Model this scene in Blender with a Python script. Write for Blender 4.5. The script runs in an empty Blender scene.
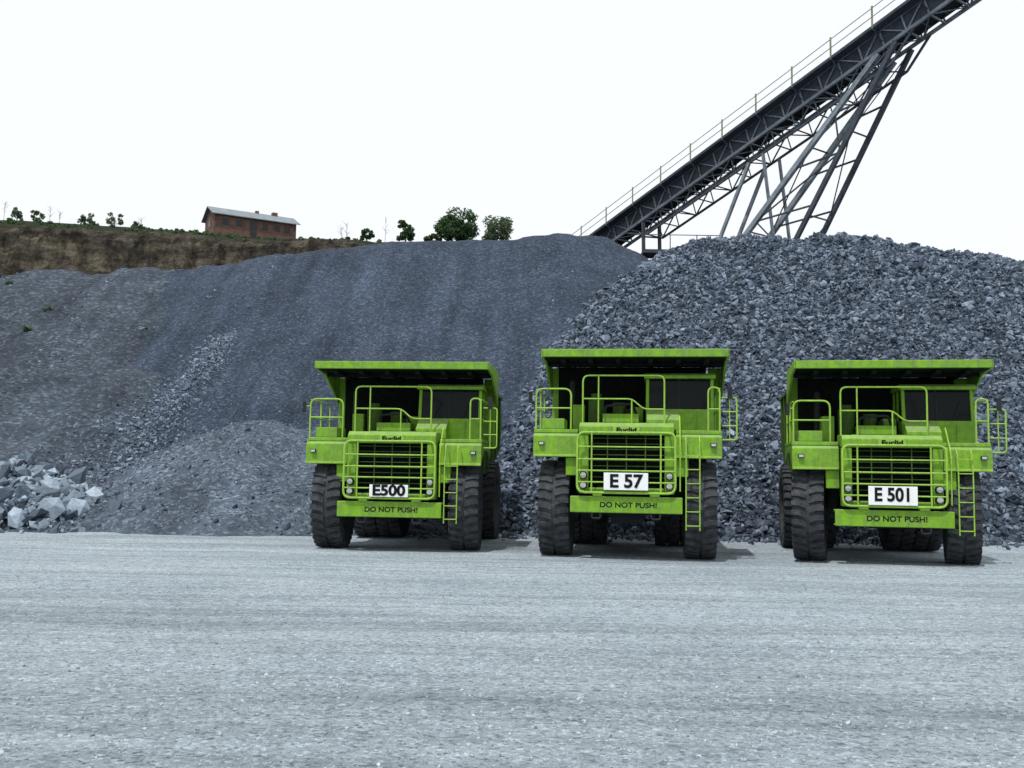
import bpy, bmesh, math, random
import numpy as np
from mathutils import Vector, Matrix
random.seed(7)
RNG = np.random.default_rng(11)
scene = bpy.context.scene

# ------------------------------------------------------------------ utils
def link(o, parent=None):
    scene.collection.objects.link(o)
    if parent is not None:
        o.parent = parent
    return o

def empty(name, loc=(0,0,0), rotz=0.0):
    e = bpy.data.objects.new(name, None)
    e.empty_display_size = 0.3
    e.location = loc
    e.rotation_euler = (0,0,rotz)
    return link(e)

def hash2(ix, iy, seed):
    v = np.sin(ix*127.1 + iy*311.7 + seed*74.7)*43758.5453
    return v - np.floor(v)
def vnoise(x, y, seed=0):
    xi=np.floor(x); yi=np.floor(y); fx=x-xi; fy=y-yi
    ux=fx*fx*(3-2*fx); uy=fy*fy*(3-2*fy)
    a=hash2(xi,yi,seed); b=hash2(xi+1,yi,seed); c=hash2(xi,yi+1,seed); d=hash2(xi+1,yi+1,seed)
    return (a*(1-ux)+b*ux)*(1-uy)+(c*(1-ux)+d*ux)*uy*1.0 - 0.5
def fbm(x,y,seed=0,octv=4):
    s=0; a=1.0
    for i in range(octv):
        s = s + a*vnoise(x*2**i, y*2**i, seed+i*3.1); a*=0.5
    return s

# ------------------------------------------------------------------ materials
def newmat(name):
    m = bpy.data.materials.new(name); m.use_nodes=True
    nt=m.node_tree; nt.nodes.clear()
    out=nt.nodes.new('ShaderNodeOutputMaterial'); b=nt.nodes.new('ShaderNodeBsdfPrincipled')
    nt.links.new(b.outputs[0], out.inputs[0])
    return m, nt, b
def coords(nt, scale=(1,1,1), kind='Object'):
    tc=nt.nodes.new('ShaderNodeTexCoord'); mp=nt.nodes.new('ShaderNodeMapping')
    mp.inputs['Scale'].default_value=scale
    nt.links.new(tc.outputs[kind], mp.inputs['Vector'])
    return mp.outputs['Vector']
def noise(nt, vec, scale, detail=4, rough=0.55):
    n=nt.nodes.new('ShaderNodeTexNoise'); n.inputs['Scale'].default_value=scale
    n.inputs['Detail'].default_value=detail; n.inputs['Roughness'].default_value=rough
    if vec is not None: nt.links.new(vec,n.inputs['Vector'])
    return n.outputs['Fac']
def ramp(nt, fac, stops):
    r=nt.nodes.new('ShaderNodeValToRGB')
    while len(r.color_ramp.elements)<len(stops): r.color_ramp.elements.new(0.5)
    for e,(p,c) in zip(r.color_ramp.elements,stops):
        e.position=p; e.color=(c,c,c,1) if isinstance(c,(int,float)) else (*c,1)
    nt.links.new(fac,r.inputs['Fac'])
    return r.outputs['Color']
def mix(nt, fac, a, b, mode='MIX'):
    m=nt.nodes.new('ShaderNodeMix'); m.data_type='RGBA'; m.blend_type=mode; m.clamp_result=False
    for s,v in ((m.inputs[0],fac),(m.inputs[6],a),(m.inputs[7],b)):
        if isinstance(v,(int,float)): s.default_value = v if s==m.inputs[0] else (v,v,v,1)
        elif isinstance(v,tuple): s.default_value=(*v,1)
        else: nt.links.new(v,s)
    return m.outputs[2]
def bump(nt, h, strength, dist, prev=None):
    b=nt.nodes.new('ShaderNodeBump'); b.inputs['Strength'].default_value=strength; b.inputs['Distance'].default_value=dist
    nt.links.new(h,b.inputs['Height'])
    if prev is not None: nt.links.new(prev,b.inputs['Normal'])
    return b.outputs['Normal']

def mat_gravel(name, dark, light, vor=14, streak=(0.6,0.12,0.12), bdist=0.05, large=0.35, contrast=0.7):
    m,nt,b=newmat(name)
    v=coords(nt)
    vo=nt.nodes.new('ShaderNodeTexVoronoi'); vo.inputs['Scale'].default_value=vor; nt.links.new(v,vo.inputs['Vector'])
    sep=nt.nodes.new('ShaderNodeSeparateColor'); nt.links.new(vo.outputs['Color'],sep.inputs[0])
    cell=sep.outputs[0]
    col=mix(nt, ramp(nt,cell,[(0.0,0.0),(0.75,0.35),(1.0,1.0)]), dark, light)
    vs=coords(nt,streak)
    st=ramp(nt,noise(nt,vs,1.0,5,0.6),[(0.3,1.0-contrast*0.5),(0.7,1.0+contrast*0.3)])
    col=mix(nt,1.0,col,st,'MULTIPLY')
    lg=ramp(nt,noise(nt,v,large,4,0.6),[(0.3,1.0-contrast*0.35),(0.7,1.15)])
    col=mix(nt,1.0,col,lg,'MULTIPLY')
    gr=ramp(nt,noise(nt,v,vor*3,3,0.7),[(0.3,0.7),(0.7,1.3)])
    col=mix(nt,1.0,col,gr,'MULTIPLY')
    nt.links.new(col,b.inputs['Base Color'])
    b.inputs['Roughness'].default_value=0.95; b.inputs['Specular IOR Level'].default_value=0.1
    h=mix(nt,0.5,vo.outputs['Distance'],noise(nt,v,vor*0.6,5,0.7))
    nrm=bump(nt,h,0.9,bdist)
    nrm=bump(nt,noise(nt,v,1.3,4,0.6),0.5,0.2,nrm)
    nt.links.new(nrm,b.inputs['Normal'])
    return m

def mat_ground():
    m,nt,b=newmat('pale_gravel_ground')
    v=coords(nt)
    base=mix(nt, ramp(nt,noise(nt,v,0.35,6,0.6),[(0.3,0.0),(0.7,1.0)]), (0.315,0.378,0.425),(0.41,0.475,0.52))
    tr=ramp(nt,noise(nt,coords(nt,(0.05,0.7,1)),1.0,6,0.65),[(0.32,0.76),(0.5,0.98),(0.7,1.10)])
    col=mix(nt,1.0,base,tr,'MULTIPLY')
    wv=nt.nodes.new('ShaderNodeTexNoise'); wv.inputs['Scale'].default_value=1.0; wv.inputs['Detail'].default_value=7; wv.inputs['Roughness'].default_value=0.7; wv.inputs['Distortion'].default_value=0.6
    nt.links.new(coords(nt,(0.16,3.4,1)),wv.inputs['Vector'])
    tr2=ramp(nt,wv.outputs['Fac'],[(0.36,0.80),(0.5,1.0),(0.64,1.09)])
    col=mix(nt,1.0,col,tr2,'MULTIPLY')
    md=ramp(nt,noise(nt,v,5.5,7,0.8),[(0.34,0.74),(0.5,1.0),(0.68,1.16)])
    col=mix(nt,1.0,col,md,'MULTIPLY')
    vo=nt.nodes.new('ShaderNodeTexVoronoi'); vo.inputs['Scale'].default_value=32; nt.links.new(v,vo.inputs['Vector'])
    sep=nt.nodes.new('ShaderNodeSeparateColor'); nt.links.new(vo.outputs['Color'],sep.inputs[0])
    sp=ramp(nt,sep.outputs[0],[(0.0,0.42),(0.2,0.86),(0.8,1.05),(1.0,1.55)])
    col=mix(nt,0.85,col,mix(nt,1.0,col,sp,'MULTIPLY'))
    gr=ramp(nt,noise(nt,v,70,4,0.8),[(0.3,0.58),(0.7,1.42)])
    col=mix(nt,1.0,col,gr,'MULTIPLY')
    nt.links.new(col,b.inputs['Base Color'])
    b.inputs['Roughness'].default_value=0.95; b.inputs['Specular IOR Level'].default_value=0.1
    n1=bump(nt,noise(nt,v,24,6,0.8),1.0,0.035)
    n1=bump(nt,noise(nt,coords(nt,(0.6,2.5,1)),2.0,7,0.75),0.65,0.11,n1)
    nt.links.new(n1,b.inputs['Normal'])
    return m

def mat_stone(name, c0, c1):
    m,nt,b=newmat(name)
    at=nt.nodes.new('ShaderNodeAttribute'); at.attribute_name='tint'
    sep=nt.nodes.new('ShaderNodeSeparateColor'); nt.links.new(at.outputs['Color'],sep.inputs[0])
    col=mix(nt,sep.outputs[0],c0,c1)
    col=mix(nt,1.0,col,ramp(nt,noise(nt,coords(nt),9,5,0.7),[(0.3,0.7),(0.7,1.25)]),'MULTIPLY')
    nt.links.new(col,b.inputs['Base Color'])
    b.inputs['Roughness'].default_value=0.8; b.inputs['Specular IOR Level'].default_value=0.3
    nt.links.new(bump(nt,noise(nt,coords(nt),20,4,0.7),0.5,0.03),b.inputs['Normal'])
    return m

def mat_paint(name, c, dirt=(0.11,0.13,0.085), dirtamt=0.6, rough=0.55):
    m,nt,b=newmat(name)
    v=coords(nt)
    base=mix(nt, noise(nt,v,1.6,4), tuple(x*0.78 for x in c), tuple(min(1,x*1.15) for x in c))
    d=ramp(nt,noise(nt,coords(nt,(5.5,5.5,0.6)),1.2,7,0.7),[(0.41,0.0),(0.72,1.0)])
    d2=mix(nt,1.0,d,(dirtamt,)*3,'MULTIPLY')
    col=mix(nt,d2,base,dirt)
    sm=ramp(nt,noise(nt,v,8,6,0.75),[(0.42,1.0),(0.70,0.68)])
    col=mix(nt,1.0,col,sm,'MULTIPLY')
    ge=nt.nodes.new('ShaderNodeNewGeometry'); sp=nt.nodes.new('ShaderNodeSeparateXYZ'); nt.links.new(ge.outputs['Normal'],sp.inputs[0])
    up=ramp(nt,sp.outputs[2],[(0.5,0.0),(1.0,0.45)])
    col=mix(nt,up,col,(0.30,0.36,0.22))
    chips=ramp(nt,noise(nt,v,34,3,0.7),[(0.69,0.0),(0.72,1.0)])
    col=mix(nt,chips,col,(0.05,0.045,0.03))
    nt.links.new(col,b.inputs['Base Color'])
    r=ramp(nt,noise(nt,v,5,4),[(0.3,rough),(0.7,min(1,rough+0.3))])
    nt.links.new(r,b.inputs['Roughness'])
    b.inputs['Specular IOR Level'].default_value=0.3
    nt.links.new(bump(nt,noise(nt,v,3.0,3),0.15,0.04),b.inputs['Normal'])
    return m
def mat_simple(name,c,rough=0.6,metal=0.0,var=0.3,scale=6,bs=0.2,spec=0.3):
    m,nt,b=newmat(name)
    v=coords(nt)
    col=mix(nt,ramp(nt,noise(nt,v,scale,5,0.65),[(0.3,0.0),(0.7,1.0)]),tuple(x*(1-var) for x in c),tuple(x*(1+var) for x in c))
    nt.links.new(col,b.inputs['Base Color'])
    b.inputs['Roughness'].default_value=rough; b.inputs['Metallic'].default_value=metal; b.inputs['Specular IOR Level'].default_value=spec
    if bs: nt.links.new(bump(nt,noise(nt,v,scale*4,3),bs,0.02),b.inputs['Normal'])
    return m

M={}
M['green']=mat_paint('lime_green_paint',(0.185,0.395,0.018))
M['green2']=mat_paint('lime_green_tubing',(0.30,0.52,0.06),dirtamt=0.35)
M['body']=mat_paint('shaded_grimy_green',(0.05,0.115,0.012),dirt=(0.02,0.024,0.02),dirtamt=0.85,rough=0.7)  # truck green darkened to deepen the canopy shade, plus dirt streaks
M['canopy_shade']=mat_simple('painted_canopy_shade',(0.008,0.011,0.009),0.9,spec=0.05)  # near-black colour standing in for the shade under the canopy
M['rubber']=mat_simple('dusty_rubber',(0.045,0.049,0.054),0.9,var=0.6,scale=5,bs=0.4,spec=0.15)
M['black']=mat_simple('radiator_black',(0.006,0.008,0.008),0.8,spec=0.05)
M['steel']=mat_simple('greasy_steel',(0.020,0.023,0.025),0.7,spec=0.15)
M['white']=mat_simple('number_plate_white',(0.74,0.77,0.77),0.5,var=0.08,bs=0)
M['ink']=mat_simple('lettering_black',(0.008,0.008,0.010),0.7,bs=0,spec=0.1)
M['lamp']=mat_simple('headlamp_lens',(0.42,0.45,0.45),0.15,var=0.1,bs=0)
mg,nt_,b_=newmat('cab_glass'); b_.inputs['Base Color'].default_value=(0.004,0.007,0.008,1); b_.inputs['Roughness'].default_value=0.2; b_.inputs['Specular IOR Level'].default_value=0.13
M['glass']=mg
M['ground']=mat_ground()
M['fine']=mat_gravel('fine_gravel',(0.024,0.034,0.053),(0.078,0.103,0.145),vor=12,streak=(0.9,0.10,0.10),bdist=0.04,contrast=0.7)
M['bank']=mat_gravel('old_bank_gravel',(0.032,0.043,0.058),(0.11,0.135,0.168),vor=8,streak=(0.6,0.10,0.10),bdist=0.09,contrast=0.9)
M['mound']=mat_gravel('mixed_gravel',(0.050,0.066,0.090),(0.155,0.19,0.235),vor=10,streak=(0.8,0.25,0.25),bdist=0.06,contrast=0.7)
M['coarse']=mat_gravel('crushed_rock_bed',(0.014,0.018,0.026),(0.08,0.10,0.13),vor=8,bdist=0.10,contrast=0.4)
M['stone']=mat_stone('crushed_rock',(0.025,0.038,0.060),(0.235,0.295,0.38))
M['boulder']=mat_stone('blasted_rock',(0.050,0.072,0.10),(0.33,0.40,0.48))
M['pebble']=mat_stone('pebbles',(0.16,0.19,0.22),(0.48,0.53,0.57))

# ------------------------------------------------------------------ heightfields
def heightmesh(name,xs,ys,func,mat,zmin=None,parent=None):
    X,Y=np.meshgrid(xs,ys); Z=func(X,Y)
    nx=len(xs); ny=len(ys)
    verts=np.stack([X.ravel(),Y.ravel(),Z.ravel()],1)
    idx=np.arange(nx*ny).reshape(ny,nx)
    f=np.stack([idx[:-1,:-1],idx[:-1,1:],idx[1:,1:],idx[1:,:-1]],-1).reshape(-1,4)
    if zmin is not None:
        zz=Z.ravel()[f].max(1); f=f[zz>zmin]
        used=np.unique(f); mp=-np.ones(nx*ny,int); mp[used]=np.arange(len(used)); verts=verts[used]; f=mp[f]
    me=bpy.data.meshes.new(name)
    me.vertices.add(len(verts)); me.vertices.foreach_set('co',verts.ravel())
    me.loops.add(f.size); me.loops.foreach_set('vertex_index',f.ravel().astype(np.int32))
    me.polygons.add(len(f)); me.polygons.foreach_set('loop_start',np.arange(0,f.size,4,dtype=np.int32))
    me.update(calc_edges=True); me.validate()
    me.polygons.foreach_set('use_smooth',np.ones(len(me.polygons),bool))
    me.materials.append(mat)
    o=bpy.data.objects.new(name,me); return link(o,parent)

def ridge(X,Y,pts,k,rnd=0.8):
    best=np.full(X.shape,-99.0)
    for (x0,y0,h0),(x1,y1,h1) in zip(pts[:-1],pts[1:]):
        dx,dy=x1-x0,y1-y0; L2=dx*dx+dy*dy
        t=np.clip(((X-x0)*dx+(Y-y0)*dy)/L2,0,1)
        d=np.hypot(X-(x0+t*dx),Y-(y0+t*dy))
        h=h0+(h1-h0)*t-k*(np.sqrt(d*d+rnd*rnd)-rnd)
        best=np.maximum(best,h)
    return best

FINE=[(-19.9,55,12.4),(-11.5,53,13.4),(-3.4,52,13.95),(2.2,51,14.05),(4.4,51,13.95)]
COARSE=[(6.2,45.4,11.35),(7.3,46.5,12.2),(8.9,47,12.85),(14.6,47,13.05),(19,46.5,12.6),(23.8,46,11.9),(40,45,10.9)]
def h_fine(X,Y):
    h=ridge(X,Y,FINE,0.71)
    return h+0.22*fbm(X*0.9,Y*0.12,3)*np.clip(h/3,0,1)+0.22*fbm(X*0.25,Y*0.25,5)+0.05*fbm(X*2,Y*2,8)
def h_coarse(X,Y):
    h=ridge(X,Y,COARSE,0.70,0.5)
    return h+0.45*fbm(X*0.3,Y*0.3,15)+0.22*fbm(X*1.1,Y*1.1,18)
def h_mound(X,Y):
    h=np.maximum(ridge(X,Y,[(-8.6,34.5,3.35),(-6.5,34.8,3.2),(-4,35,2.6)],0.50,1.2),
                 ridge(X,Y,[(-11.8,33.0,1.7),(-10,33.5,2.1)],0.34,1.2))
    return h+0.40*fbm(X*0.6,Y*0.6,21)+0.08*fbm(X*2.2,Y*2.2,24)
def h_bank(X,Y):
    y=Y+1.2*fbm(X*0.18,Y*0.05,31)
    h=np.interp(y,[26.5,28,31,35,43,50,54,57,66,80],[-0.6,0.1,0.9,2.3,6.2,10.4,12.5,12.6,8,4])
    h=h-np.clip((X+15)*0.45,0,30)
    drop=np.interp(X,[-60,-30,-20],[1.5,0.4,0.0])
    return h-drop*np.clip(h/12,0,1)+0.5*fbm(X*0.35,Y*0.15,33)+0.14*fbm(X*1.3,Y*0.7,36)

ar=np.arange
heightmesh('ground',np.concatenate([ar(-600,-40,40),ar(-40,40,0.5),ar(40,601,40)]),
           np.concatenate([ar(-200,0,20),ar(0,40,0.25),ar(40,70,5),ar(70,700,45)]),
           lambda X,Y:0.05*fbm(X*0.25,Y*0.5,51)*np.exp(-np.maximum(0,np.hypot(X,Y-18)-25)/10)-0.01,M['ground'])
heightmesh('fine_gravel_pile',ar(-42,26,0.22),ar(29,76,0.22),h_fine,M['fine'],-0.3)
heightmesh('coarse_gravel_pile',ar(-14,60,0.25),ar(24,68,0.25),h_coarse,M['coarse'],-0.3)
heightmesh('gravel_mound',ar(-18,2,0.15),ar(25,44,0.15),h_mound,M['mound'],-0.3)
heightmesh('quarry_bank',ar(-75,-5,0.3),ar(25,80,0.3),h_bank,M['bank'],-0.5)

# ------------------------------------------------------------------ rocks
def ico():
    bm=bmesh.new(); bmesh.ops.create_icosphere(bm,subdivisions=1,radius=1.0)
    v=np.array([x.co[:] for x in bm.verts]); f=np.array([[q.index for q in p.verts] for p in bm.faces]); bm.free(); return v,f
ICOV,ICOF=ico()
def rotmats(n):
    q=RNG.normal(size=(n,4)); q/=np.linalg.norm(q,axis=1)[:,None]; w,x,y,z=q.T
    return np.stack([np.stack([1-2*(y*y+z*z),2*(x*y-z*w),2*(x*z+y*w)],-1),
                     np.stack([2*(x*y+z*w),1-2*(x*x+z*z),2*(y*z-x*w)],-1),
                     np.stack([2*(x*z-y*w),2*(y*z+x*w),1-2*(x*x+y*y)],-1)],1)
def rocks(name,pos,size,mat,tint,flat=0.55,jag=0.28):
    n=len(pos)
    V=ICOV[None]*(1+jag*RNG.normal(size=(n,12,1)))
    sc=np.stack([np.ones(n),RNG.uniform(0.55,0.95,n),RNG.uniform(flat*0.6,flat*1.3,n)],-1)*size[:,None]
    V=V*sc[:,None,:]
    V=np.einsum('nij,nkj->nki',rotmats(n),V)+pos[:,None,:]
    F=(ICOF[None]+12*ar(n)[:,None,None]).reshape(-1,3)
    me=bpy.data.meshes.new(name)
    me.vertices.add(n*12); me.vertices.foreach_set('co',V.ravel())
    me.loops.add(F.size); me.loops.foreach_set('vertex_index',F.ravel().astype(np.int32))
    me.polygons.add(len(F)); me.polygons.foreach_set('loop_start',np.arange(0,F.size,3,dtype=np.int32))
    me.update(calc_edges=True)
    me.polygons.foreach_set('use_smooth',np.zeros(len(F),bool))
    at=me.attributes.new('tint','FLOAT_COLOR','POINT')
    t=np.repeat(tint,12); at.data.foreach_set('color',np.stack([t,t,t,np.ones_like(t)],-1).ravel())
    me.materials.append(mat)
    return link(bpy.data.objects.new(name,me))

def scatter(x0,x1,y0,y1,n,h,cond):
    X=RNG.uniform(x0,x1,n); Y=RNG.uniform(y0,y1,n); Z=h(X,Y)
    k=cond(X,Y,Z); return X[k],Y[k],Z[k]
X,Y,Z=scatter(-12,34,26,49.5,110000,h_coarse,lambda X,Y,Z:(Z>-0.05)&(Z>h_fine(X,Y)-0.1)&(X<Y*0.60))
n=len(X); s=np.clip(RNG.lognormal(math.log(0.076),0.38,n),0.04,0.20)
rocks('crushed_rock_heap',np.stack([X,Y,Z+s*0.35],1),s,M['stone'],np.clip(RNG.beta(1.1,2.4,n),0,1),jag=0.32)
def allh(X,Y): return np.maximum(np.maximum(h_fine(X,Y),h_bank(X,Y)),h_mound(X,Y))
Y=RNG.uniform(29,44.5,4600); X=-13.6+(Y-37)*0.08+RNG.normal(0,1,4600)*(0.35+(44.5-Y)*0.07)+0.8*fbm(Y*0.3,Y*0,91)
Z=allh(X,Y); k=Z>0; X,Y,Z=X[k],Y[k],Z[k]
X2=RNG.uniform(-34,-12,5200); Y2=RNG.uniform(27,54,5200); Z2=allh(X2,Y2); k=(Z2>0)&(fbm(X2*0.6,Y2*0.12,71)>0.10); X2,Y2,Z2=X2[k],Y2[k],Z2[k]
X3=RNG.uniform(-14,0,5500); Y3=RNG.uniform(27,35,5500); Z3=allh(X3,Y3); k=(Z3>0)&(Z3<3.4); X3,Y3,Z3=X3[k],Y3[k],Z3[k]
X4=RNG.uniform(-12,3,3000); Y4=RNG.uniform(33,50,3000); Z4=h_fine(X4,Y4); k=(Z4>allh(X4,Y4)-0.01)&(fbm(X4*0.8,Y4*0.12,77)>0.0); X4,Y4,Z4=X4[k],Y4[k],Z4[k]
s=np.concatenate([RNG.lognormal(math.log(0.050),0.42,len(X)),RNG.lognormal(math.log(0.048),0.45,len(X2)),RNG.lognormal(math.log(0.032),0.45,len(X3)),RNG.lognormal(math.log(0.03),0.3,len(X4))])
X=np.concatenate([X,X2,X3,X4]);Y=np.concatenate([Y,Y2,Y3,Y4]);Z=np.concatenate([Z,Z2,Z3,Z4])
rocks('loose_stones',np.stack([X,Y,Z+s*0.1],1),np.clip(s,0.015,0.17),M['stone'],np.clip(RNG.beta(2,2.6,len(X)),0,1))
nb=2300
bx=RNG.normal(-14.1,1.3,nb); by=RNG.normal(29.0,0.8,nb)
hh=np.clip(1.95-0.62*np.hypot((bx+14.5)/1.45,(by-29.8)),0,9)
bz=np.maximum(hh,0)*RNG.uniform(0.6,1.0,nb)
s=np.clip(RNG.lognormal(math.log(0.125),0.52,nb),0.05,0.42)
rocks('blasted_rock_pile',np.stack([bx,by,np.maximum(bz,h_bank(bx,by))+s*0.25],1),s,M['boulder'],RNG.uniform(0,1,nb)**1.4,0.55,0.32)
n=16000
Y=4.5+RNG.uniform(0,1,n)**1.6*25; X=RNG.uniform(-0.6,0.62,n)*Y; s=np.clip(RNG.lognormal(math.log(0.0085),0.42,n),0.003,0.022)
rocks('yard_pebbles',np.stack([X,Y,0.05*fbm(X*0.25,Y*0.5,51)-0.01+s*0.2],1),s,M['pebble'],RNG.beta(2,2,n))
n=1500; X=RNG.uniform(-3,18,n); Y=28.6+RNG.normal(0,0.8,n)-np.clip((X-6)*0.03,0,1)
s=np.clip(RNG.lognormal(math.log(0.05),0.5,n),0.015,0.16)
rocks('spilled_rubble',np.stack([X,Y,s*0.3],1),s,M['stone'],RNG.beta(2,2,n))

# ------------------------------------------------------------------ quarry rim / hillside
def mat_hill():
    m,nt,b=newmat('quarry_hillside')
    v=coords(nt)
    ge=nt.nodes.new('ShaderNodeNewGeometry'); sp=nt.nodes.new('ShaderNodeSeparateXYZ'); nt.links.new(ge.outputs['True Normal'],sp.inputs[0])
    strata=noise(nt,coords(nt,(0.16,0.16,0.7)),1.0,8,0.78)
    rock=ramp(nt,strata,[(0.38,(0.045,0.043,0.040)),(0.5,(0.115,0.102,0.08)),(0.63,(0.25,0.22,0.165))])
    rock=mix(nt,1.0,rock,ramp(nt,noise(nt,coords(nt,(1.0,1.0,0.5)),0.55,8,0.78),[(0.40,0.25),(0.60,1.2)]),'MULTIPLY')
    grass=mix(nt,ramp(nt,noise(nt,v,0.5,6,0.75),[(0.35,0.0),(0.65,1.0)]),(0.014,0.026,0.013),(0.06,0.075,0.04))
    f=nt.nodes.new('ShaderNodeMath'); f.operation='ADD'; nt.links.new(sp.outputs[2],f.inputs[0])
    f2=nt.nodes.new('ShaderNodeMath'); f2.operation='MULTIPLY_ADD'; nt.links.new(noise(nt,v,0.5,6,0.75),f2.inputs[0]); f2.inputs[1].default_value=0.6; f2.inputs[2].default_value=-0.32
    nt.links.new(f2.outputs[0],f.inputs[1])
    col=mix(nt,ramp(nt,f.outputs[0],[(0.82,0.0),(0.90,1.0)]),rock,grass)
    nt.links.new(col,b.inputs['Base Color']); b.inputs['Roughness'].default_value=1.0; b.inputs['Specular IOR Level'].default_value=0.1
    nt.links.new(bump(nt,noise(nt,v,0.8,8,0.78),1.0,1.8),b.inputs['Normal'])
    return m
M['hill']=mat_hill()
def h_hill(X,Y):
    zp=np.interp(X,[-200,-78,-63,-40,-28,-9,-3,12,60,200],[40,38.9,38.2,37.0,36.3,36.35,36.0,29,24,22])
    wob=3.0*fbm(X*0.05,Y*0.02,61)+2.8*fbm(X*0.22,Y*0.03,64)+1.6*np.abs(fbm(X*0.8,Y*0.2,65))-0.7
    wob=wob*np.interp(Y,[128,136],[1,0])
    y=Y+wob
    prof=np.interp(y,[58,70,100,114,116,118.5,119.4,121.2,122.2,124,140,150,156,700],[-1,4,10,15,19,20,24.6,25.4,29.6,31.0,34.4,37,37.05,37.3])
    z=prof*zp/37.0
    st=np.interp(y,[112,116,123,125],[0,1,1,0])
    z=z+st*1.6*fbm(X*0.35,Y*0.5,66)
    fade=np.interp(Y,[125,150,160],[0.5,0.3,0.1])
    return z+fade*0.7*fbm(X*0.12,Y*0.12,67)
heightmesh('hillside',np.concatenate([ar(-300,-100,10),ar(-100,20,0.5),ar(20,301,8)]),
           np.concatenate([ar(58,108,3),ar(108,130,0.3),ar(130,160,1.0),ar(160,700,30)]),h_hill,M['hill'])
def hz(x,y): return float(h_hill(np.array([[x]]),np.array([[y]]))[0,0])

# ------------------------------------------------------------------ part builder
class PB:
    def __init__(s): s.bm=bmesh.new()
    def box(s,x0,x1,y0,y1,z0,z1):
        r=bmesh.ops.create_cube(s.bm,size=1.0)
        for v in r['verts']:
            v.co=Vector(((x0+x1)/2+v.co.x*(x1-x0),(y0+y1)/2+v.co.y*(y1-y0),(z0+z1)/2+v.co.z*(z1-z0)))
        return s
    def prism(s,prof,x0,x1,axis='x'):
        def P(u,w,x): return (x,u,w) if axis=='x' else (u,x,w)
        a=[s.bm.verts.new(P(u,w,x0)) for u,w in prof]; b=[s.bm.verts.new(P(u,w,x1)) for u,w in prof]
        n=len(prof); s.bm.faces.new(a); s.bm.faces.new(b[::-1])
        for i in range(n): s.bm.faces.new((a[i],b[i],b[(i+1)%n],a[(i+1)%n]))
        return s
    def cyl(s,p0,p1,r,seg=10,r2=None):
        p0=Vector(p0);p1=Vector(p1);d=p1-p0
        if d.length<1e-5: return s
        mt=Matrix.Translation((p0+p1)/2)@d.to_track_quat('Z','Y').to_matrix().to_4x4()
        bmesh.ops.create_cone(s.bm,cap_ends=True,segments=seg,radius1=r,radius2=r if r2 is None else r2,depth=d.length,matrix=mt)
        return s
    def beam(s,p0,p1,w,h=None):
        h=h or w; p0=Vector(p0);p1=Vector(p1);d=p1-p0
        mt=Matrix.Translation((p0+p1)/2)@d.to_track_quat('Z','Y').to_matrix().to_4x4()@Matrix.Diagonal((w,h,d.length,1))
        bmesh.ops.create_cube(s.bm,size=1.0,matrix=mt); return s
    def tube(s,pts,r,fil=0.0,closed=False,seg=8):
        pts=[Vector(p) for p in pts]
        if fil>0:
            n=len(pts); out=[]
            for i,p in enumerate(pts):
                if not closed and i in(0,n-1): out.append(p); continue
                a=pts[i-1]; b=pts[(i+1)%n]
                f1=min(fil,(a-p).length*0.45); f2=min(fil,(b-p).length*0.45)
                q0=p+(a-p).normalized()*f1; q1=p+(b-p).normalized()*f2
                for t in (0,0.25,0.5,0.75,1): out.append(q0*(1-t)**2+p*2*t*(1-t)+q1*t*t)
            pts=out
        m=len(pts)
        for i in range(m if closed else m-1):
            s.cyl(pts[i],pts[(i+1)%m],r,seg)
            bmesh.ops.create_icosphere(s.bm,subdivisions=1,radius=r*0.99,matrix=Matrix.Translation(pts[(i+1)%m]))
        return s
    def done(s,name,mat,parent=None,bevel=0.0,smooth=False,off=None):
        if off:
            for v in s.bm.verts: v.co+=Vector(off)
        bmesh.ops.recalc_face_normals(s.bm,faces=s.bm.faces)
        me=bpy.data.meshes.new(name); s.bm.to_mesh(me); s.bm.free(); me.materials.append(mat)
        o=link(bpy.data.objects.new(name,me),parent)
        if bevel>0:
            md=o.modifiers.new('bev','BEVEL'); md.width=bevel; md.segments=2; md.limit_method='ANGLE'; md.angle_limit=math.radians(50)
        return o

def text(name,body,size,loc,parent,mat,bold=0.0,sx=1.0):
    c=bpy.data.curves.new(name,'FONT'); c.body=body; c.size=size; c.align_x='CENTER'; c.align_y='CENTER'; c.extrude=0.002; c.offset=bold
    c.materials.append(mat)
    o=bpy.data.objects.new(name,c); link(o,parent); o.location=loc; o.rotation_euler=(math.radians(90),0,0); o.scale=(sx,1,1)
    return o

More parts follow.
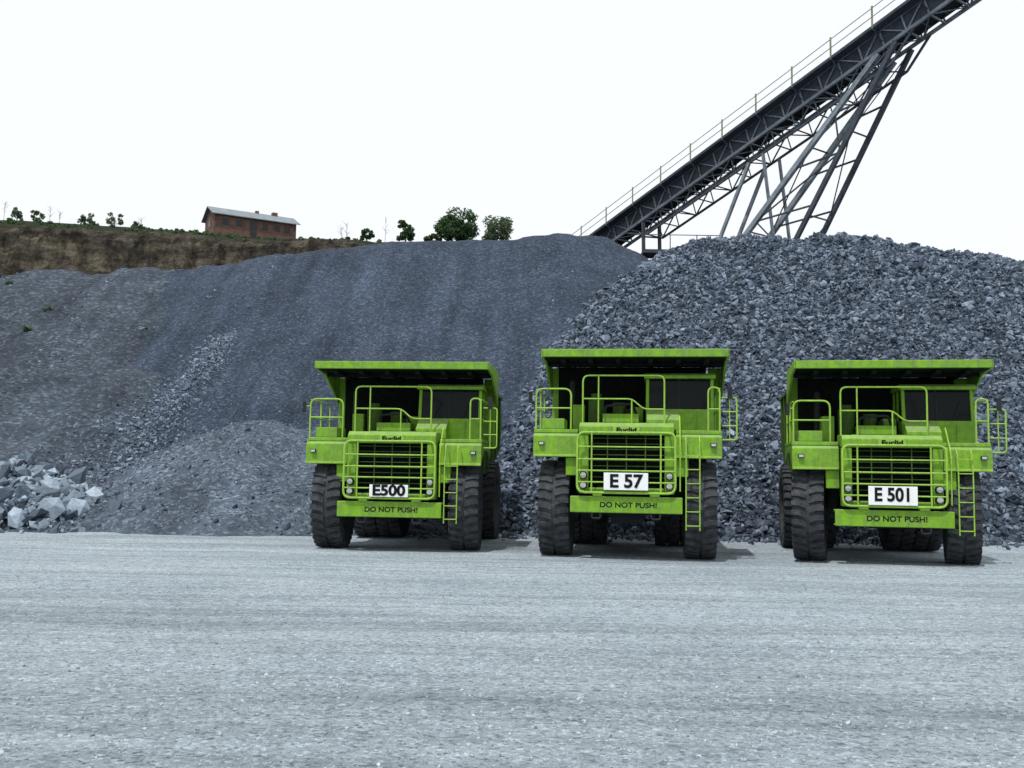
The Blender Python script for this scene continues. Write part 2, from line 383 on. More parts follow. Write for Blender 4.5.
# ------------------------------------------------------------------ wheel meshes
def tyre_mesh(width,R,name):
    bm=bmesh.new(); w=width/2
    prof=[(-w*0.62,R*0.53),(-w*0.92,R*0.60),(-w*1.0,R*0.74),(-w*0.97,R*0.88),(-w*0.9,R*0.945),(-w*0.5,R*0.955),(0,R*0.957),
          (w*0.5,R*0.955),(w*0.9,R*0.945),(w*0.97,R*0.88),(w*1.0,R*0.74),(w*0.92,R*0.60),(w*0.62,R*0.53)]
    S=56; rings=[]
    for i in range(S):
        a=2*math.pi*i/S
        rings.append([bm.verts.new((x,r*math.sin(a),r*math.cos(a))) for x,r in prof])
    for i in range(S):
        A=rings[i];B=rings[(i+1)%S]
        for j in range(len(prof)-1):
            f=bm.faces.new((A[j],A[j+1],B[j+1],B[j])); f.smooth=True
    K=32; hw=math.pi/K*0.60
    for k in range(K):
        for side in (-1,1):
            a0=2*math.pi*(k+(0.5 if side>0 else 0))/K
            xs=[0.03*side, w*0.55*side, w*1.0*side]; sk=[0.0,0.05,0.06]
            prev=None
            for x,q,rr,lo in zip(xs,sk,(R,R,R*0.985),(R*0.94,R*0.94,R*0.86)):
                ring=[]
                for da,r in ((-hw,lo),(-hw*0.85,rr),(hw*0.85,rr),(hw,lo)):
                    a=a0+da+q; ring.append(bm.verts.new((x,r*math.sin(a),r*math.cos(a))))
                if prev:
                    for j in range(3): bm.faces.new((prev[j],prev[j+1],ring[j+1],ring[j]))
                    bm.faces.new((prev[3],prev[0],ring[0],ring[3]))
                else: bm.faces.new(ring)
                prev=ring
            bm.faces.new(prev)
    bmesh.ops.recalc_face_normals(bm,faces=bm.faces)
    me=bpy.data.meshes.new(name); bm.to_mesh(me); bm.free(); me.materials.append(M['rubber']); return me
def rim_mesh(width,R,name):
    bm=bmesh.new(); w=width/2
    prof=[(-w*0.70,R*0.545),(-w*0.66,R*0.50),(-w*0.2,R*0.47),(-w*0.15,R*0.30),(-w*0.55,R*0.26),(-w*0.6,R*0.10),(-w*0.6,0.001)]
    prof=prof+[(-x,r) for x,r in prof[::-1]]
    S=32; rings=[[bm.verts.new((x,r*math.sin(2*math.pi*i/S),r*math.cos(2*math.pi*i/S))) for x,r in prof] for i in range(S)]
    for i in range(S):
        A=rings[i];B=rings[(i+1)%S]
        for j in range(len(prof)-1): bm.faces.new((A[j],A[j+1],B[j+1],B[j]))
    for k in range(12):
        a=2*math.pi*k/12
        for sd in(-1,1):
            bmesh.ops.create_cone(bm,cap_ends=True,segments=6,radius1=0.025,radius2=0.025,depth=0.06,
              matrix=Matrix.Translation((sd*w*0.2,R*0.38*math.sin(a),R*0.38*math.cos(a)))@Matrix.Rotation(math.pi/2,4,'Y'))
    bmesh.ops.recalc_face_normals(bm,faces=bm.faces)
    me=bpy.data.meshes.new(name); bm.to_mesh(me); bm.free(); me.materials.append(M['body']); return me
RT=1.05
TY_F=tyre_mesh(0.66,RT,'tyre_front_mesh'); TY_R=tyre_mesh(0.62,RT,'tyre_rear_mesh')
RIM=rim_mesh(0.60,RT,'rim_mesh')

# ------------------------------------------------------------------ dump truck
def dump_truck(loc,yaw,number,dz,steer=0.0,var=0,cx=0.12):
    T=empty('dump_truck',(loc[0],loc[1],0.0),math.radians(-yaw))
    rnd=random.Random(var)
    def D(pb,name,mat,bevel=0.012,dx=0.0): return pb.done(name,M[mat],T,bevel,off=(dx,0,dz))
    yF,yR=1.2,5.15
    for i,(x,y,me,st) in enumerate([(-1.55,yF,TY_F,steer),(1.57,yF,TY_F,steer),(-1.58,yR,TY_R,0),(-0.93,yR,TY_R,0),(0.93,yR,TY_R,0),(1.58,yR,TY_R,0)]):
        for nm,m_ in(('tyre_%d'%i,me),('wheel_rim_%d'%i,RIM)):
            o=bpy.data.objects.new(nm,m_); link(o,T); o.location=(x,y,RT-0.02); o.rotation_euler=(rnd.uniform(0,1.0) if 'tyre' in nm else 0,0,math.radians(st))
    p=PB(); p.cyl((-1.35,yF,RT),(1.35,yF,RT),0.14,12).cyl((-1.5,yR,RT),(1.5,yR,RT),0.26,16)
    bmesh.ops.create_icosphere(p.bm,subdivisions=2,radius=0.48,matrix=Matrix.Translation((0,yR,RT)))
    p.box(-0.35,0.35,0.9,1.5,0.72,1.2)
    p.beam((-1.2,0.85,0.95),(1.2,0.85,0.95),0.07); p.cyl((0,1.6,1.1),(0,yR,1.05),0.09,10)
    p.cyl((-1.1,yF,1.0),(-1.0,yF,2.2),0.13,12).cyl((1.1,yF,1.0),(1.0,yF,2.2),0.13,12)
    p.cyl((-0.75,3.4,0.95),(-0.75,4.6,2.3),0.12,10).cyl((0.75,3.4,0.95),(0.75,4.6,2.3),0.12,10)
    p.done('axles',M['steel'],T,0.0)
    p=PB(); p.box(-0.62,-0.42,0.32,7.4,1.1,1.55).box(0.42,0.62,0.32,7.4,1.1,1.55).box(-0.40,0.40,0.6,2.4,0.95,2.3).box(-0.95,-0.64,2.6,3.6,1.0,1.7).box(0.64,0.95,2.6,3.6,1.0,1.6)
    p.box(-0.41,0.41,4.0,4.3,1.15,1.5)
    p.box(-1.0,-0.63,1.7,2.4,1.3,2.2).box(0.63,1.0,1.7,2.4,1.3,2.2).box(-1.5,1.5,2.32,2.39,1.55,2.6)
    D(p,'chassis_frame','steel')
    # bumper
    p=PB(); p.box(-1.17,1.17,0.0,0.05,0.98,1.32).box(-1.17,1.17,0.052,0.30,1.27,1.318).box(-1.17,1.17,0.052,0.30,0.982,1.02)
    p.box(-0.70,-0.5,0.0,0.2,1.322,1.40).box(0.50,0.70,0.0,0.2,1.322,1.40)
    D(p,'bumper','green',0.015)
    p=PB()
    for x in(-0.62,0.62): p.tube([(x-0.09,0.03,0.975),(x-0.09,0.03,0.86),(x+0.09,0.03,0.86),(x+0.09,0.03,0.975)],0.022,0.05)
    D(p,'tow_hooks','steel',0)
    text('bumper_lettering','DO NOT PUSH!',0.150,(0.05,-0.004,1.145+dz),T,M['ink'],0.003,1.14)
    # radiator housing
    p=PB()
    p.box(-1.0,-0.80,0.14,0.50,1.38,2.62).box(0.80,1.0,0.14,0.50,1.38,2.62)
    p.prism([(0.12,2.62),(0.12,2.80),(0.22,2.88),(0.9,2.90),(0.9,2.62)],-1.0,1.0)
    p.box(-0.798,0.798,0.14,0.5,1.38,1.50)
    D(p,'radiator_housing','green',0.02)
    p=PB(); p.box(-0.96,0.96,0.52,2.2,1.58,2.78); p.box(-0.7,0.7,0.95,2.1,2.785,2.92); D(p,'engine_hood','green',0.03)
    p=PB(); p.box(-0.798,0.798,0.40,0.46,1.502,2.618); D(p,'radiator_core','black',0)
    p=PB()
    for i in range(9):
        z=1.60+i*0.118; p.box(-0.79,0.79,0.235,0.29,z,z+0.016)
    for x in (-0.4,0,0.4): p.box(x-0.012,x+0.012,0.215,0.233,1.505,2.615)
    D(p,'grille_slats','body',0)
    p=PB(); yg=-0.06
    p.tube([(-1.02,yg,1.40),(-1.02,yg,2.66),(1.02,yg,2.66),(1.02,yg,1.40)],0.025,0.16,True)
    for z in (1.62,1.86,2.10,2.36): p.cyl((-1.02,yg,z),(1.02,yg,z),0.016)
    for x in (-0.72,0.72): p.cyl((x,yg,1.40),(x,yg,2.66),0.018)
    for x in(-0.9,0.9):
        for z in(1.42,2.64): p.cyl((x,yg,z),(x,0.16,z),0.022)
    D(p,'grille_guard','green2',0)
    # number plate
    p=PB()
    if number=='E500': p.box(-0.42,0.44,yg-0.055,yg-0.035,1.43,1.70)
    elif number=='E57': p.box(-0.46,0.46,yg-0.055,yg-0.035,1.46,1.82)
    else: p.box(-0.52,0.44,yg-0.055,yg-0.035,1.43,1.82)
    D(p,'number_plate','white',0.004)
    if number=='E500': text('number_lettering','E500',0.32,(0.01,yg-0.062,1.565+dz),T,M['ink'],0.012,1.16)
    else: text('number_lettering',number.replace('E','E '),0.38,(0.0 if number=='E57' else -0.04,yg-0.062,1.635+dz),T,M['ink'],0.012,0.86 if len(number)>3 else 1.02)
    p=PB(); p.box(-0.28,0.28,0.10,0.117,2.655,2.785); D(p,'badge_plate','green2',0.004)
    text('hood_lettering','Euclid',0.14,(0,0.092,2.72+dz),T,M['ink'],0.005,1.3)
    p=PB(); q=PB()
    for x in(-0.90,0.90):
        for z in(1.55,1.76):
            p.cyl((x,0.02,z),(x,0.138,z),0.082,16); q.cyl((x,0.004,z),(x,0.018,z),0.062,16)
    D(p,'headlamp_housings','steel',0); D(q,'headlamp_lenses','lamp',0)
    # fenders and decks
    p=PB()
    for sg in(-1,1):
        a,b=sorted((sg*1.04,sg*2.0))
        p.box(a,b,0.40,2.25,2.66,2.74)
        p.prism([(0.30,2.14),(0.30,2.60),(0.42,2.655),(0.47,2.655),(0.36,2.58),(0.36,2.14)],a,b)
        x=sg*1.97; c,d=sorted((x,x+sg*0.03)); p.prism([(0.364,2.2),(0.364,2.655),(2.2,2.655),(2.2,2.3),(1.6,2.5),(0.9,2.5)],c,d)
        c,d=sorted((sg*1.03,sg*1.30)); p.box(c,d,0.37,0.6,1.75,2.135)
    p.box(-1.85,-1.35,0.5,1.3,2.745,2.98)
    D(p,'fenders','green',0.018)
    p=PB(); p.box(-1.99,-1.05,0.27,0.295,2.15,2.20).box(1.05,1.99,0.27,0.295,2.15,2.20)
    D(p,'fender_trim','green2',0.006)
    p=PB(); q=PB()
    for sg in(-1,1):
        a,b=sorted((sg*1.76,sg*1.88)); p.box(a,b,0.24,0.295,2.39,2.47); a,b=sorted((sg*1.775,sg*1.865)); q.box(a,b,0.225,0.237,2.405,2.455)
    D(p,'marker_lamp_housings','steel',0.006); D(q,'marker_lamps','lamp',0.0)
    # cab
    x0,x1=0.40,1.88; y0,y1=1.15,2.28; zb,zs,zt=2.76,3.24,3.92
    p=PB()
    p.prism([(y0,zb),(y0,zs),(y0+0.06,zs+0.001),(y1,zs),(y1,zb)],x0,x1)
    p.prism([(y0,zs),(y0+0.10,zt),(y0+0.19,zt),(y0+0.09,zs)],x0,x0+0.07)
    p.prism([(y0,zs),(y0+0.10,zt),(y0+0.19,zt),(y0+0.09,zs)],x1-0.07,x1)
    p.box(x0,x0+0.09,y1-0.1,y1,zs,zt).box(x1-0.09,x1,y1-0.1,y1,zs,zt).box(x0+0.0,x0+0.08,1.75,1.82,zs,zt).box(x1-0.08,x1,1.75,1.82,zs,zt)
    p.prism([(y0-0.02,zt+0.001),(y0-0.02,zt+0.07),(y0+0.1,zt+0.12),(y1,zt+0.12),(y1,zt+0.001)],x0-0.04,x1+0.04)
    p.prism([(0.75,zb),(0.75,2.98),(1.145,3.22),(1.145,zb)],0.42,1.12)
    p.box(1.5,1.52,1.12,1.148,2.80,3.2)
    D(p,'cab','green',0.018)
    p=PB(); p.prism([(y0+0.035,zs),(y0+0.13,zt),(y0+0.14,zt),(y0+0.045,zs)],x0+0.07,x1-0.07)
    p.box(x0+0.03,x0+0.04,y0+0.16,y1-0.1,zs,zt).box(x1-0.04,x1-0.03,y0+0.16,y1-0.1,zs,zt); p.box(x0+0.09,x1-0.09,y1-0.04,y1-0.03,zs,zt)
    D(p,'cab_windows','glass',0)
    p=PB(); xm=1.12; p.beam((xm,y0+0.025,zs),(xm,y0+0.122,zt),0.03,0.02)
    p.beam((0.75,y0+0.0,zs+0.02),(0.95,y0+0.06,zs+0.42),0.013); p.beam((1.45,y0+0.0,zs+0.02),(1.6,y0+0.06,zs+0.42),0.013)
    D(p,'windscreen_pillar_and_wipers','steel',0)
    p=PB(); p.cyl((-0.72,1.55,2.93),(-0.72,1.55,3.50),0.18,20).cyl((-0.72,1.55,3.51),(-0.72,1.55,3.60),0.12,16).cyl((-0.2,1.6,2.93),(-0.2,1.6,3.40),0.15,20)
    D(p,'air_cleaners','body',0.0)
    p=PB(); p.box(-0.55,0.25,1.0,1.4,2.925,3.12).box(-1.25,-0.98,1.5,2.1,2.745,3.35).box(0.05,0.34,1.5,1.9,2.925,3.3); D(p,'equipment_boxes','green',0.015)
    p=PB(); p.tube([(-1.3,2.0,2.75),(-1.3,2.0,3.9)],0.07,0,seg=12); p.box(-0.05,0.05,1.42,1.5,2.93,3.25)
    p.tube([(-0.5,1.2,3.12),(-0.5,1.1,3.3),(0.1,1.1,3.35),(0.2,1.3,3.1)],0.03,0.1); D(p,'exhaust_stack_and_hoses','steel',0)
    # hand rails
    p=PB(); r=0.019
    p.tube([(-1.96,0.42,2.74),(-1.96,0.42,3.62),(-1.20,0.42,3.62),(-1.20,0.42,2.74)],r,0.16)
    p.cyl((-1.96,0.42,3.2),(-1.20,0.42,3.2),r*0.85)
    p.tube([(-1.96,0.46,3.60),(-1.96,2.1,3.60),(-1.96,2.1,2.74)],r,0.16); p.cyl((-1.96,0.44,3.2),(-1.96,2.1,3.2),r*0.85); p.cyl((-1.96,1.3,2.74),(-1.96,1.3,3.6),r)
    p.tube([(-0.96,0.60,2.88),(-0.96,0.60,3.93),(0.80,0.60,3.93),(0.80,0.60,3.1)],r,0.14)
    p.tube([(-0.96,0.60,3.42),(0.10,0.60,3.42),(0.36,0.60,3.20),(0.80,0.60,3.20)],r*0.85,0.1)
    p.cyl((-0.62,0.60,2.88),(-0.62,0.60,3.93),r*0.85)
    p.cyl((0.10,0.60,2.88),(0.10,0.60,3.42),r*0.85); p.tube([(0.80,0.6,3.1),(0.80,0.6,2.9)],r)
    p.tube([(1.96,0.42,2.74),(1.96,0.42,3.66),(1.72,0.42,3.66),(1.72,0.42,2.74)],r,0.12); p.cyl((1.72,0.42,3.2),(1.96,0.42,3.2),r*0.8)
    p.tube([(1.96,0.46,3.64),(1.96,2.1,3.64),(1.96,2.1,2.74)],r,0.16); p.cyl((1.96,0.44,3.2),(1.96,2.1,3.2),r*0.85)
    D(p,'handrails','green2',0)
    p=PB()
    p.tube([(2.02,0.5,2.55),(2.32,0.5,2.55),(2.32,0.5,3.45),(2.02,0.5,3.45)],0.017,0.07); p.cyl((2.02,0.5,2.85),(2.32,0.5,2.85),0.013); p.cyl((2.02,0.5,3.15),(2.32,0.5,3.15),0.013); p.cyl((2.17,0.5,2.55),(2.17,0.5,3.45),0.012)
    p.tube([(-1.96,0.42,3.45),(-2.06,0.36,3.45)],0.014); p.tube([(2.18,0.5,3.45),(2.18,0.42,3.66)],0.014)
    D(p,'mirror_brackets','green2',0)
    p=PB(); p.box(-2.12,-2.04,0.32,0.35,3.30,3.55).box(2.12,2.22,0.38,0.41,3.42,3.68); D(p,'mirrors','steel',0.01)
    # ladder
    p=PB()
    xa,xb=1.24,1.52
    for x in(xa,xb): p.tube([(x,0.22,2.62),(x,0.0,2.55),(x,-0.08,2.1),(x,-0.08,0.66-dz)],0.014,0.12)
    z=0.74-dz
    while z<2.4: p.box(xa,xb,-0.105,-0.055,z,z+0.02); z+=0.29
    p.tube([(xa-0.12,0.0,1.45),(xa-0.12,-0.02,2.5),(xa-0.12,0.45,3.05)],0.015,0.2)
    D(p,'access_ladder','green2',0)
    # dump body (narrower than the canopy)
    H=4.30; B=1.60
    p=PB()
    p.box(-B,B,2.42,2.50,1.95,H)
    side=[(2.505,2.05),(2.505,H),(8.0,H-0.05),(8.45,3.3),(7.4,2.55),(5.2,1.95),(3.6,1.95)]
    p.prism(side,-B-0.07,-B+0.005); p.prism(side,B-0.005,B+0.07)
    p.prism([(2.505,1.95),(2.505,2.03),(5.2,2.03),(7.4,2.65),(8.45,3.4),(8.50,3.32),(7.45,2.55),(5.2,1.93)],-B+0.007,B-0.007)
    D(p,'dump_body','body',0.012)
    p=PB()
    for y in(3.2,4.2,5.2,6.2,7.2):
        zlo=2.1 if y<5.3 else 2.1+(y-5.2)*0.28
        p.box(-B-0.13,-B-0.072,y,y+0.14,zlo,H-0.16).box(B+0.072,B+0.13,y,y+0.14,zlo,H-0.16)
    p.box(-B-0.14,-B-0.072,2.6,7.9,H-0.158,H-0.07).box(B+0.072,B+0.14,2.6,7.9,H-0.158,H-0.07)
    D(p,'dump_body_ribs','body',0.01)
    p=PB()
    p.prism([(0.50,H+0.06),(0.50,H+0.10),(2.5,H+0.06),(2.5,H+0.02)],-1.96,1.96)
    p.box(-2.01,2.01,0.40,0.495,H+0.02,H+0.19)
    g=[(0.40,H+0.025),(0.40,H+0.19),(2.5,H+0.16),(2.5,H-0.7),(2.2,H-0.5),(1.2,H-0.06)]
    p.prism(g,1.965,2.015); p.prism(g,-2.015,-1.965)
    p.box(-1.96,-B-0.075,2.43,2.49,2.6,H-0.02).box(B+0.075,1.96,2.43,2.49,2.6,H-0.02)
    D(p,'canopy','green',0.012,dx=cx)
    p=PB()
    for x in (-1.55,-0.95,-0.35,0.35,0.95,1.55): p.box(x-0.05,x+0.05,0.50,2.392,H-0.09,H-0.004)
    p.box(-1.95,1.95,1.30,1.42,H-0.085,H-0.002)
    D(p,'canopy_stiffeners','canopy_shade',0.008,dx=cx)  # ribs coloured near-black as painted shade
    p=PB(); p.box(-1.955,1.955,0.499,2.41,H,H+0.012); p.box(-1.72-cx*0.6,1.72-cx*0.6,2.395,2.418,2.0,H-0.005); D(p,'shade_lining','canopy_shade',0,dx=cx)  # added dark sheets: painted shade under the canopy and on the body front
    return T

dump_truck((-2.68,22.25),5,'E500',-0.22,steer=3,var=1,cx=0.12)
dump_truck((2.42,21.05),8,'E57',0.0,steer=0,var=2,cx=0.15)
dump_truck((7.92,20.75),11,'E501',-0.19,steer=-9,var=3,cx=0.08)

# ------------------------------------------------------------------ conveyor
M['dsteel']=mat_simple('weathered_dark_steel',(0.040,0.052,0.068),0.7,var=0.4,scale=1.5)
M['lsteel']=mat_simple('galvanised_steel',(0.17,0.20,0.23),0.6,var=0.45,scale=1.2)
M['rail']=mat_simple('yellowed_rail_paint',(0.20,0.20,0.12),0.6,var=0.3,scale=1.2)
M['belt']=mat_simple('conveyor_belt_rubber',(0.018,0.02,0.022),0.8)
C=empty('conveyor')
L=Vector((8.9,75,20.6)); U=Vector((22.75,57,28.04)); Dv=(U-L).normalized()
Sv=Vector((Dv.y,-Dv.x,0)).normalized()
Uv=Sv.cross(Dv)
if Uv.z<0: Uv=-Uv
def Q(m,s,u): return L+Dv*m+Sv*s+Uv*u
m0,m1=-22.0,46.0
ch=PB(); w=0.85
for s_ in(-w,w):
    ch.beam(Q(m0,s_,-0.65),Q(m1,s_,-0.65),0.16,0.2); ch.beam(Q(m0,s_,0.55),Q(m1,s_,0.55),0.16,0.24)
ch.done('stringers',M['lsteel'],C)
wb=PB(); m=m0; i=0
while m<m1-0.1:
    for s_ in(-w,w):
        wb.beam(Q(m,s_,-0.65),Q(m,s_,0.55),0.09)
        wb.beam(Q(m,s_,-0.65 if i%2 else 0.55),Q(m+1.5,s_,0.55 if i%2 else -0.65),0.07)
    wb.beam(Q(m,-w,-0.68),Q(m,w,-0.68),0.10); wb.beam(Q(m,-w if i%2 else w,-0.66),Q(m+1.5,w if i%2 else -w,-0.66),0.06)
    m+=1.5;i+=1
wb.done('truss_webs',M['lsteel'],C)
bt=PB()
def quadslab(pb,ma,mb,s0,s1,u0,u1):
    vs=[pb.bm.verts.new(Q(m,s,u)) for m in(ma,mb) for s in(s0,s1) for u in(u0,u1)]
    for f in((0,1,3,2),(4,6,7,5),(0,4,5,1),(2,3,7,6),(0,2,6,4),(1,5,7,3)): pb.bm.faces.new([vs[i] for i in f])
quadslab(bt,m0,m1,-0.55,0.55,0.70,0.74); quadslab(bt,m0,m1,-0.55,0.55,-0.36,-0.33)
bt.done('belt',M['belt'],C)
sh=PB(); quadslab(sh,m0,m1,w-0.14,w-0.10,-0.40,0.42); quadslab(sh,m0,m1,-w+0.10,-w+0.14,-0.40,0.42); quadslab(sh,m0,m1,-0.70,0.70,0.20,0.23); sh.done('side_sheeting',M['dsteel'],C)
idl=PB(); m=m0
while m<m1:
    idl.cyl(Q(m,-0.65,0.62),Q(m,0.65,0.62),0.07,8); idl.cyl(Q(m+0.4,-0.65,-0.42),Q(m+0.4,0.65,-0.42),0.06,8); idl.beam(Q(m,0.72,0.6),Q(m,0.72,0.95),0.16); m+=1.2
idl.done('idlers',M['dsteel'],C)
wk=PB(); quadslab(wk,m0,m1,0.94,1.60,0.42,0.47); quadslab(wk,m0,m1,1.55,1.60,0.475,0.60)
m=m0
while m<m1: wk.beam(Q(m,0.9,0.35),Q(m,1.6,0.38),0.08); wk.beam(Q(m,0.9,-0.3),Q(m,1.5,0.36),0.06); m+=3.0
wk.done('walkway',M['dsteel'],C)
hr=PB(); m=m0
while m<=m1: hr.beam(Q(m,1.58,0.45),Q(m,1.58,0.45)+Vector((0,0,1.35)),0.09); m+=3.0
hr.done('handrail_posts',M['rail'],C)
hr=PB()
for h_ in(1.22,0.68): hr.cyl(Q(m0,1.58,0.45)+Vector((0,0,h_)),Q(m1,1.58,0.45)+Vector((0,0,h_)),0.028,6)
m=m0
while m<=m1: hr.beam(Q(m,-0.95,0.6),Q(m,-0.95,0.6)+Vector((0,0,1.0)),0.04); m+=3.0
hr.cyl(Q(m0,-0.95,0.6)+Vector((0,0,1.0)),Q(m1,-0.95,0.6)+Vector((0,0,1.0)),0.025,6)
hr.done('handrails',M['lsteel'],C)
lt=PB(); a,b=2.0,25.0
for s_ in(-w,w): lt.beam(Q(a,s_,-1.9),Q(b-2,s_,-1.9),0.13); lt.beam(Q(a-2,s_,-0.7),Q(a,s_,-1.9),0.12); lt.beam(Q(b,s_,-0.7),Q(b-2,s_,-1.9),0.12)
m=a;i=0
while m<b-2.1:
    for s_ in(-w,w):
        lt.beam(Q(m,s_,-0.7 if i%2 else -1.9),Q(m+1.75,s_,-1.9 if i%2 else -0.7),0.075); lt.beam(Q(m,s_,-0.7),Q(m,s_,-1.9),0.06)
    lt.beam(Q(m,-w,-1.9),Q(m,w,-1.9),0.07); m+=1.75;i+=1
lt.done('lower_truss',M['dsteel'],C)
tr=PB(); tb=PB()
def down(p,q,z):
    d=q-p; return p+d*((z-p.z)/d.z)
legs=[]
for s_,sp in((0.85,1.1),(-0.85,-1.1)):
    A0=Q(22.5,s_,-0.8); A1=Vector((16.3,64.8,17.9))+Sv*sp
    B0=Q(23.7,s_,-0.8); B1=Vector((18.7,61.8,17.1))+Sv*sp
    A2=down(A0,A1,4.0); B2=down(B0,B1,4.0)
    tr.beam(A0,A2,0.30,0.30); legs.append((A0,A2,B0,B2))
    tb.beam(B0,B2,0.26,0.26)
    n_=8
    for k in range(n_):
        t0=k/n_;t1=(k+1)/n_
        if k: tb.beam(A0.lerp(A2,t0),B0.lerp(B2,t0),0.10)
        if s_>0: tb.beam(A0.lerp(A2,t0 if k%2 else t1),B0.lerp(B2,t1 if k%2 else t0),0.08)
for j in range(2):
    P0,P1=legs[0][2*j],legs[0][2*j+1]; R0,R1=legs[1][2*j],legs[1][2*j+1]
    n_=5
    for k in range(n_):
        t0=k/n_;t1=(k+1)/n_
        tb.beam(P0.lerp(P1,t1),R0.lerp(R1,t1),0.08); tb.beam(P0.lerp(P1,t0 if k%2 else t1),R0.lerp(R1,t1 if k%2 else t0),0.06)
for s_ in(0.85,-0.85):
    a0=Q(12.0,s_,-1.9); tr.beam(a0,down(a0,Vector((14.7,67.2,18.0))+Sv*s_,4.0),0.2)
    a1=Q(13.2,s_,-1.9); tr.beam(a1,down(a1,Vector((17.6,65.0,18.0))+Sv*s_,4.0),0.16)
    c0=Q(2.0,s_,-0.8); tb.beam(c0,c0+Vector((0.3,0.2,-16)),0.2)
    e0=Q(-18.0,s_,-0.8); tb.beam(e0,e0+Vector((0.0,0.2,-8)),0.2)
tr.done('trestle_main_legs',M['lsteel'],C); tb.done('trestle_bracing',M['dsteel'],C)
pf=PB(); pf.box(9.2,14.9,70,72,17.5,17.75)
for x in(9.3,11.1,13.0,14.8): pf.beam((x,70,17.75),(x,70,18.8),0.06); pf.beam((x,71,2),(x,71,17.5),0.22)
pf.beam((9.3,70,18.8),(14.8,70,18.8),0.05); pf.done('drive_platform',M['dsteel'],C)

# ------------------------------------------------------------------ house
M['brick']=mat_simple('weathered_brick',(0.115,0.070,0.056),0.9,var=0.35,scale=1.5)
M['roof']=mat_simple('grey_sheet_roof',(0.17,0.20,0.22),0.7,var=0.2,scale=1.0)
M['win']=mat_simple('dark_window',(0.02,0.02,0.022),0.3,bs=0)
Hs=empty('brick_house',(-40.5,151.0,37.0),math.radians(30))
p=PB(); p.box(-6.2,6.2,-3,3,-1.5,2.3); p.prism([(-3,2.3),(3,2.3),(0,3.75)],-6.2,6.2,'x'); p.done('walls',M['brick'],Hs)
p=PB()
for sg in(-1,1):
    p.prism([(sg*3.5,2.15),(sg*3.5,2.27),(0,3.97),(0,3.85)],-6.7,6.7,'x')
p.done('roof',M['roof'],Hs)
p=PB(); p.box(3.2,4.0,-0.4,0.4,3.5,4.35).box(0.6,1.1,-0.3,0.3,3.6,4.25); p.done('chimneys',M['brick'],Hs)
p=PB()
for x in(-4.6,-2.6,1.4,3.2,4.8): p.box(x-0.42,x+0.42,-3.05,-2.9,0.8,1.75)
p.box(-6.25,-6.1,-0.5,0.5,0.8,1.8); p.done('windows',M['win'],Hs)
p=PB(); p.box(-0.9,0.1,-3.06,-2.9,-0.2,1.9); p.done('door',M['win'],Hs)

# ------------------------------------------------------------------ trees
def mat_leaf(name,a,b_):
    m,nt,b=newmat(name)
    at=nt.nodes.new('ShaderNodeAttribute'); at.attribute_name='tint'; sep=nt.nodes.new('ShaderNodeSeparateColor'); nt.links.new(at.outputs['Color'],sep.inputs[0])
    nt.links.new(mix(nt,sep.outputs[0],a,b_),b.inputs['Base Color']); b.inputs['Roughness'].default_value=0.7
    tl=nt.nodes.new('ShaderNodeBsdfTranslucent'); nt.links.new(mix(nt,sep.outputs[0],a,b_),tl.inputs['Color'])
    ms=nt.nodes.new('ShaderNodeMixShader'); ms.inputs[0].default_value=0.3
    out=[n for n in nt.nodes if n.type=='OUTPUT_MATERIAL'][0]
    nt.links.new(b.outputs[0],ms.inputs[1]); nt.links.new(tl.outputs[0],ms.inputs[2]); nt.links.new(ms.outputs[0],out.inputs[0])
    return m
M['leaf']=mat_leaf('tree_leaves',(0.02,0.055,0.018),(0.065,0.14,0.045))
M['leaf2']=mat_leaf('pale_leaves',(0.05,0.095,0.045),(0.12,0.18,0.09))
M['bark']=mat_simple('bark',(0.07,0.055,0.04),0.9)
def foliage_mesh(name,centres,radii,n,size,mat):
    k=RNG.integers(0,len(centres),n); c=np.array(centres)[k]; r=np.array(radii)[k]
    d=RNG.normal(size=(n,3)); d/=np.linalg.norm(d,axis=1)[:,None]
    p=c+d*(r*RNG.uniform(0.15,1.0,n)**0.5)[:,None]*np.array([1,1,0.8])
    R=rotmats(n); s=size*RNG.uniform(0.6,1.5,n)
    q=np.array([[-1,-0.6,0],[1,-0.5,0],[0.8,0.7,0],[-0.7,0.6,0]])
    V=np.einsum('nij,kj->nki',R,q)*s[:,None,None]+p[:,None,:]
    me=bpy.data.meshes.new(name); me.vertices.add(n*4); me.vertices.foreach_set('co',V.ravel())
    me.loops.add(n*4); me.loops.foreach_set('vertex_index',ar(n*4,dtype=np.int32)); me.polygons.add(n); me.polygons.foreach_set('loop_start',ar(0,n*4,4,dtype=np.int32))
    me.update(calc_edges=True)
    at=me.attributes.new('tint','FLOAT_COLOR','POINT'); cl=RNG.uniform(0,1,len(centres))[k]; t=np.clip(0.5*cl+0.5*RNG.uniform(0,1,n),0,1); t=np.repeat(t,4)
    at.data.foreach_set('color',np.stack([t,t,t,np.ones_like(t)],-1).ravel()); me.materials.append(mat)
    return me
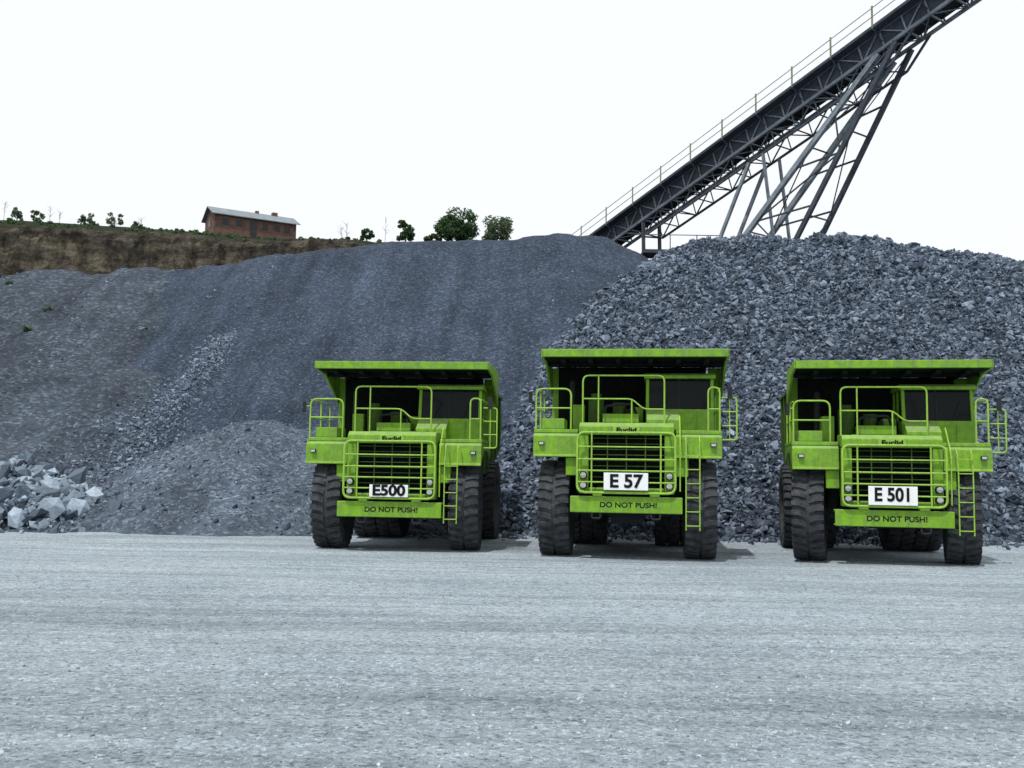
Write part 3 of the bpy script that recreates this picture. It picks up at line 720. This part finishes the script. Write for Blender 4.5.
def tree(x,y,h,wd,mat,n=2600,name='deciduous_tree',size=0.13,clumps=26):
    z=hz(x,y)-0.2; T=empty(name,(x,y,z))
    cs=[];rs=[]; tk=PB(); tk.cyl((0,0,0),(0.03*h,0,h*0.55),0.035*h,8,0.016*h)
    for i in range(clumps):
        a=i*2.4+random.uniform(-0.4,0.4); zz=h*random.uniform(0.22,0.88)
        prof=math.sqrt(max(0.05,1-((zz/h-0.48)/0.52)**2))
        rr=random.uniform(0.1,1)**0.6*wd*0.42*prof
        c=(rr*math.cos(a),rr*math.sin(a),zz); cs.append(c); rs.append(random.uniform(0.11,0.19)*wd)
        tk.cyl((0.02*h,0,h*random.uniform(0.15,0.5)),c,0.011*h,5,0.004*h)
    tk.done('trunk_and_limbs',M['bark'],T)
    link(bpy.data.objects.new('foliage',foliage_mesh('foliage',cs,rs,n,size,mat)),T)
tree(-8.8,150,5.4,7.0,M['leaf'],8500,clumps=34)
tree(-2.8,152,5.4,6.2,M['leaf2'],3600,clumps=22)
tree(-16.6,150,4.1,2.9,M['leaf'],1900,clumps=20)
tree(-22.4,149,2.2,2.6,M['leaf'],1100,clumps=14)
tree(-12.5,151,1.8,3.0,M['leaf'],900,clumps=10)
for x,h_,w_ in((-61.5,2.6,3.2),(-66.0,2.7,2.8),(-73.5,2.1,2.2),(-76.5,2.7,2.4),(-58,1.4,2.0)): tree(x,151,h_,w_,M['leaf2'],420,clumps=10)
def sapling(x,y,h):
    T=empty('bare_sapling',(x,y,hz(x,y)-0.1)); p=PB(); p.cyl((0,0,0),(0.1,0,h),0.035,5,0.012)
    for i in range(12):
        a=random.uniform(0,6.28); z=h*random.uniform(0.3,0.9); l=random.uniform(0.3,0.8); p.cyl((0,0,z),(l*math.cos(a),l*math.sin(a),z+l),0.02,4,0.008)
    p.done('branches',M['bark'],T)
for x,h in((-19.7,4.2),(-25.6,3.0),(-26.4,2.4),(-71,2.6),(-69.5,2.0),(-78,3.0),(-57,1.8)): sapling(x,150,h)
cs=[];rs=[]
for i in range(220):
    x=random.uniform(-95,-20); y=random.choice([random.uniform(127,136),random.uniform(136,152)]); r=random.uniform(0.15,0.5)
    cs.append((x,y,hz(x,y)+r*0.3)); rs.append(r)
link(bpy.data.objects.new('rim_scrub',foliage_mesh('rim_scrub',cs,rs,15000,0.11,M['leaf'])))
cs=[];rs=[]
for i in range(14):
    x=random.uniform(-34,-22); y=random.uniform(40,52); cs.append((x,y,float(h_bank(np.array([[x]]),np.array([[y]]))[0,0])+0.05)); rs.append(random.uniform(0.12,0.3))
link(bpy.data.objects.new('bank_weeds',foliage_mesh('bank_weeds',cs,rs,900,0.06,M['leaf'])))

# ------------------------------------------------------------------ world, sun, camera
EL,AZ=64.0,207.0
w_=bpy.data.worlds.new('World'); scene.world=w_; w_.use_nodes=True
nt=w_.node_tree; nt.nodes.clear()
out=nt.nodes.new('ShaderNodeOutputWorld'); bg=nt.nodes.new('ShaderNodeBackground')
sk=nt.nodes.new('ShaderNodeTexSky'); sk.sky_type='NISHITA'; sk.sun_disc=False
sk.sun_elevation=math.radians(EL); sk.sun_rotation=math.radians(AZ); sk.dust_density=5.0; sk.air_density=1.0; sk.altitude=100
hz_=mix(nt,0.88,sk.outputs[0],(7.15,7.3,7.4))
nt.links.new(hz_,bg.inputs['Color']); bg.inputs['Strength'].default_value=0.15
nt.links.new(bg.outputs[0],out.inputs[0])
sun=bpy.data.lights.new('sun','SUN'); sun.energy=3.1; sun.angle=math.radians(0.8); sun.color=(1.0,0.98,0.95)
so=link(bpy.data.objects.new('sun',sun)); so.rotation_euler=(math.radians(90-EL),0,math.radians(-27))
cam=bpy.data.cameras.new('camera'); cam.sensor_width=36; cam.lens=36*1000/1024; cam.clip_end=3000; cam.clip_start=0.1
co=link(bpy.data.objects.new('camera',cam))
co.matrix_world=Matrix.Translation((0,0,1.8))@Matrix.Rotation(math.radians(95.03),4,'X')@Matrix.Rotation(math.radians(0.9),4,'Z')
scene.camera=co
scene.view_settings.view_transform='Standard'; scene.view_settings.look='None'; scene.view_settings.exposure=0; scene.view_settings.gamma=1
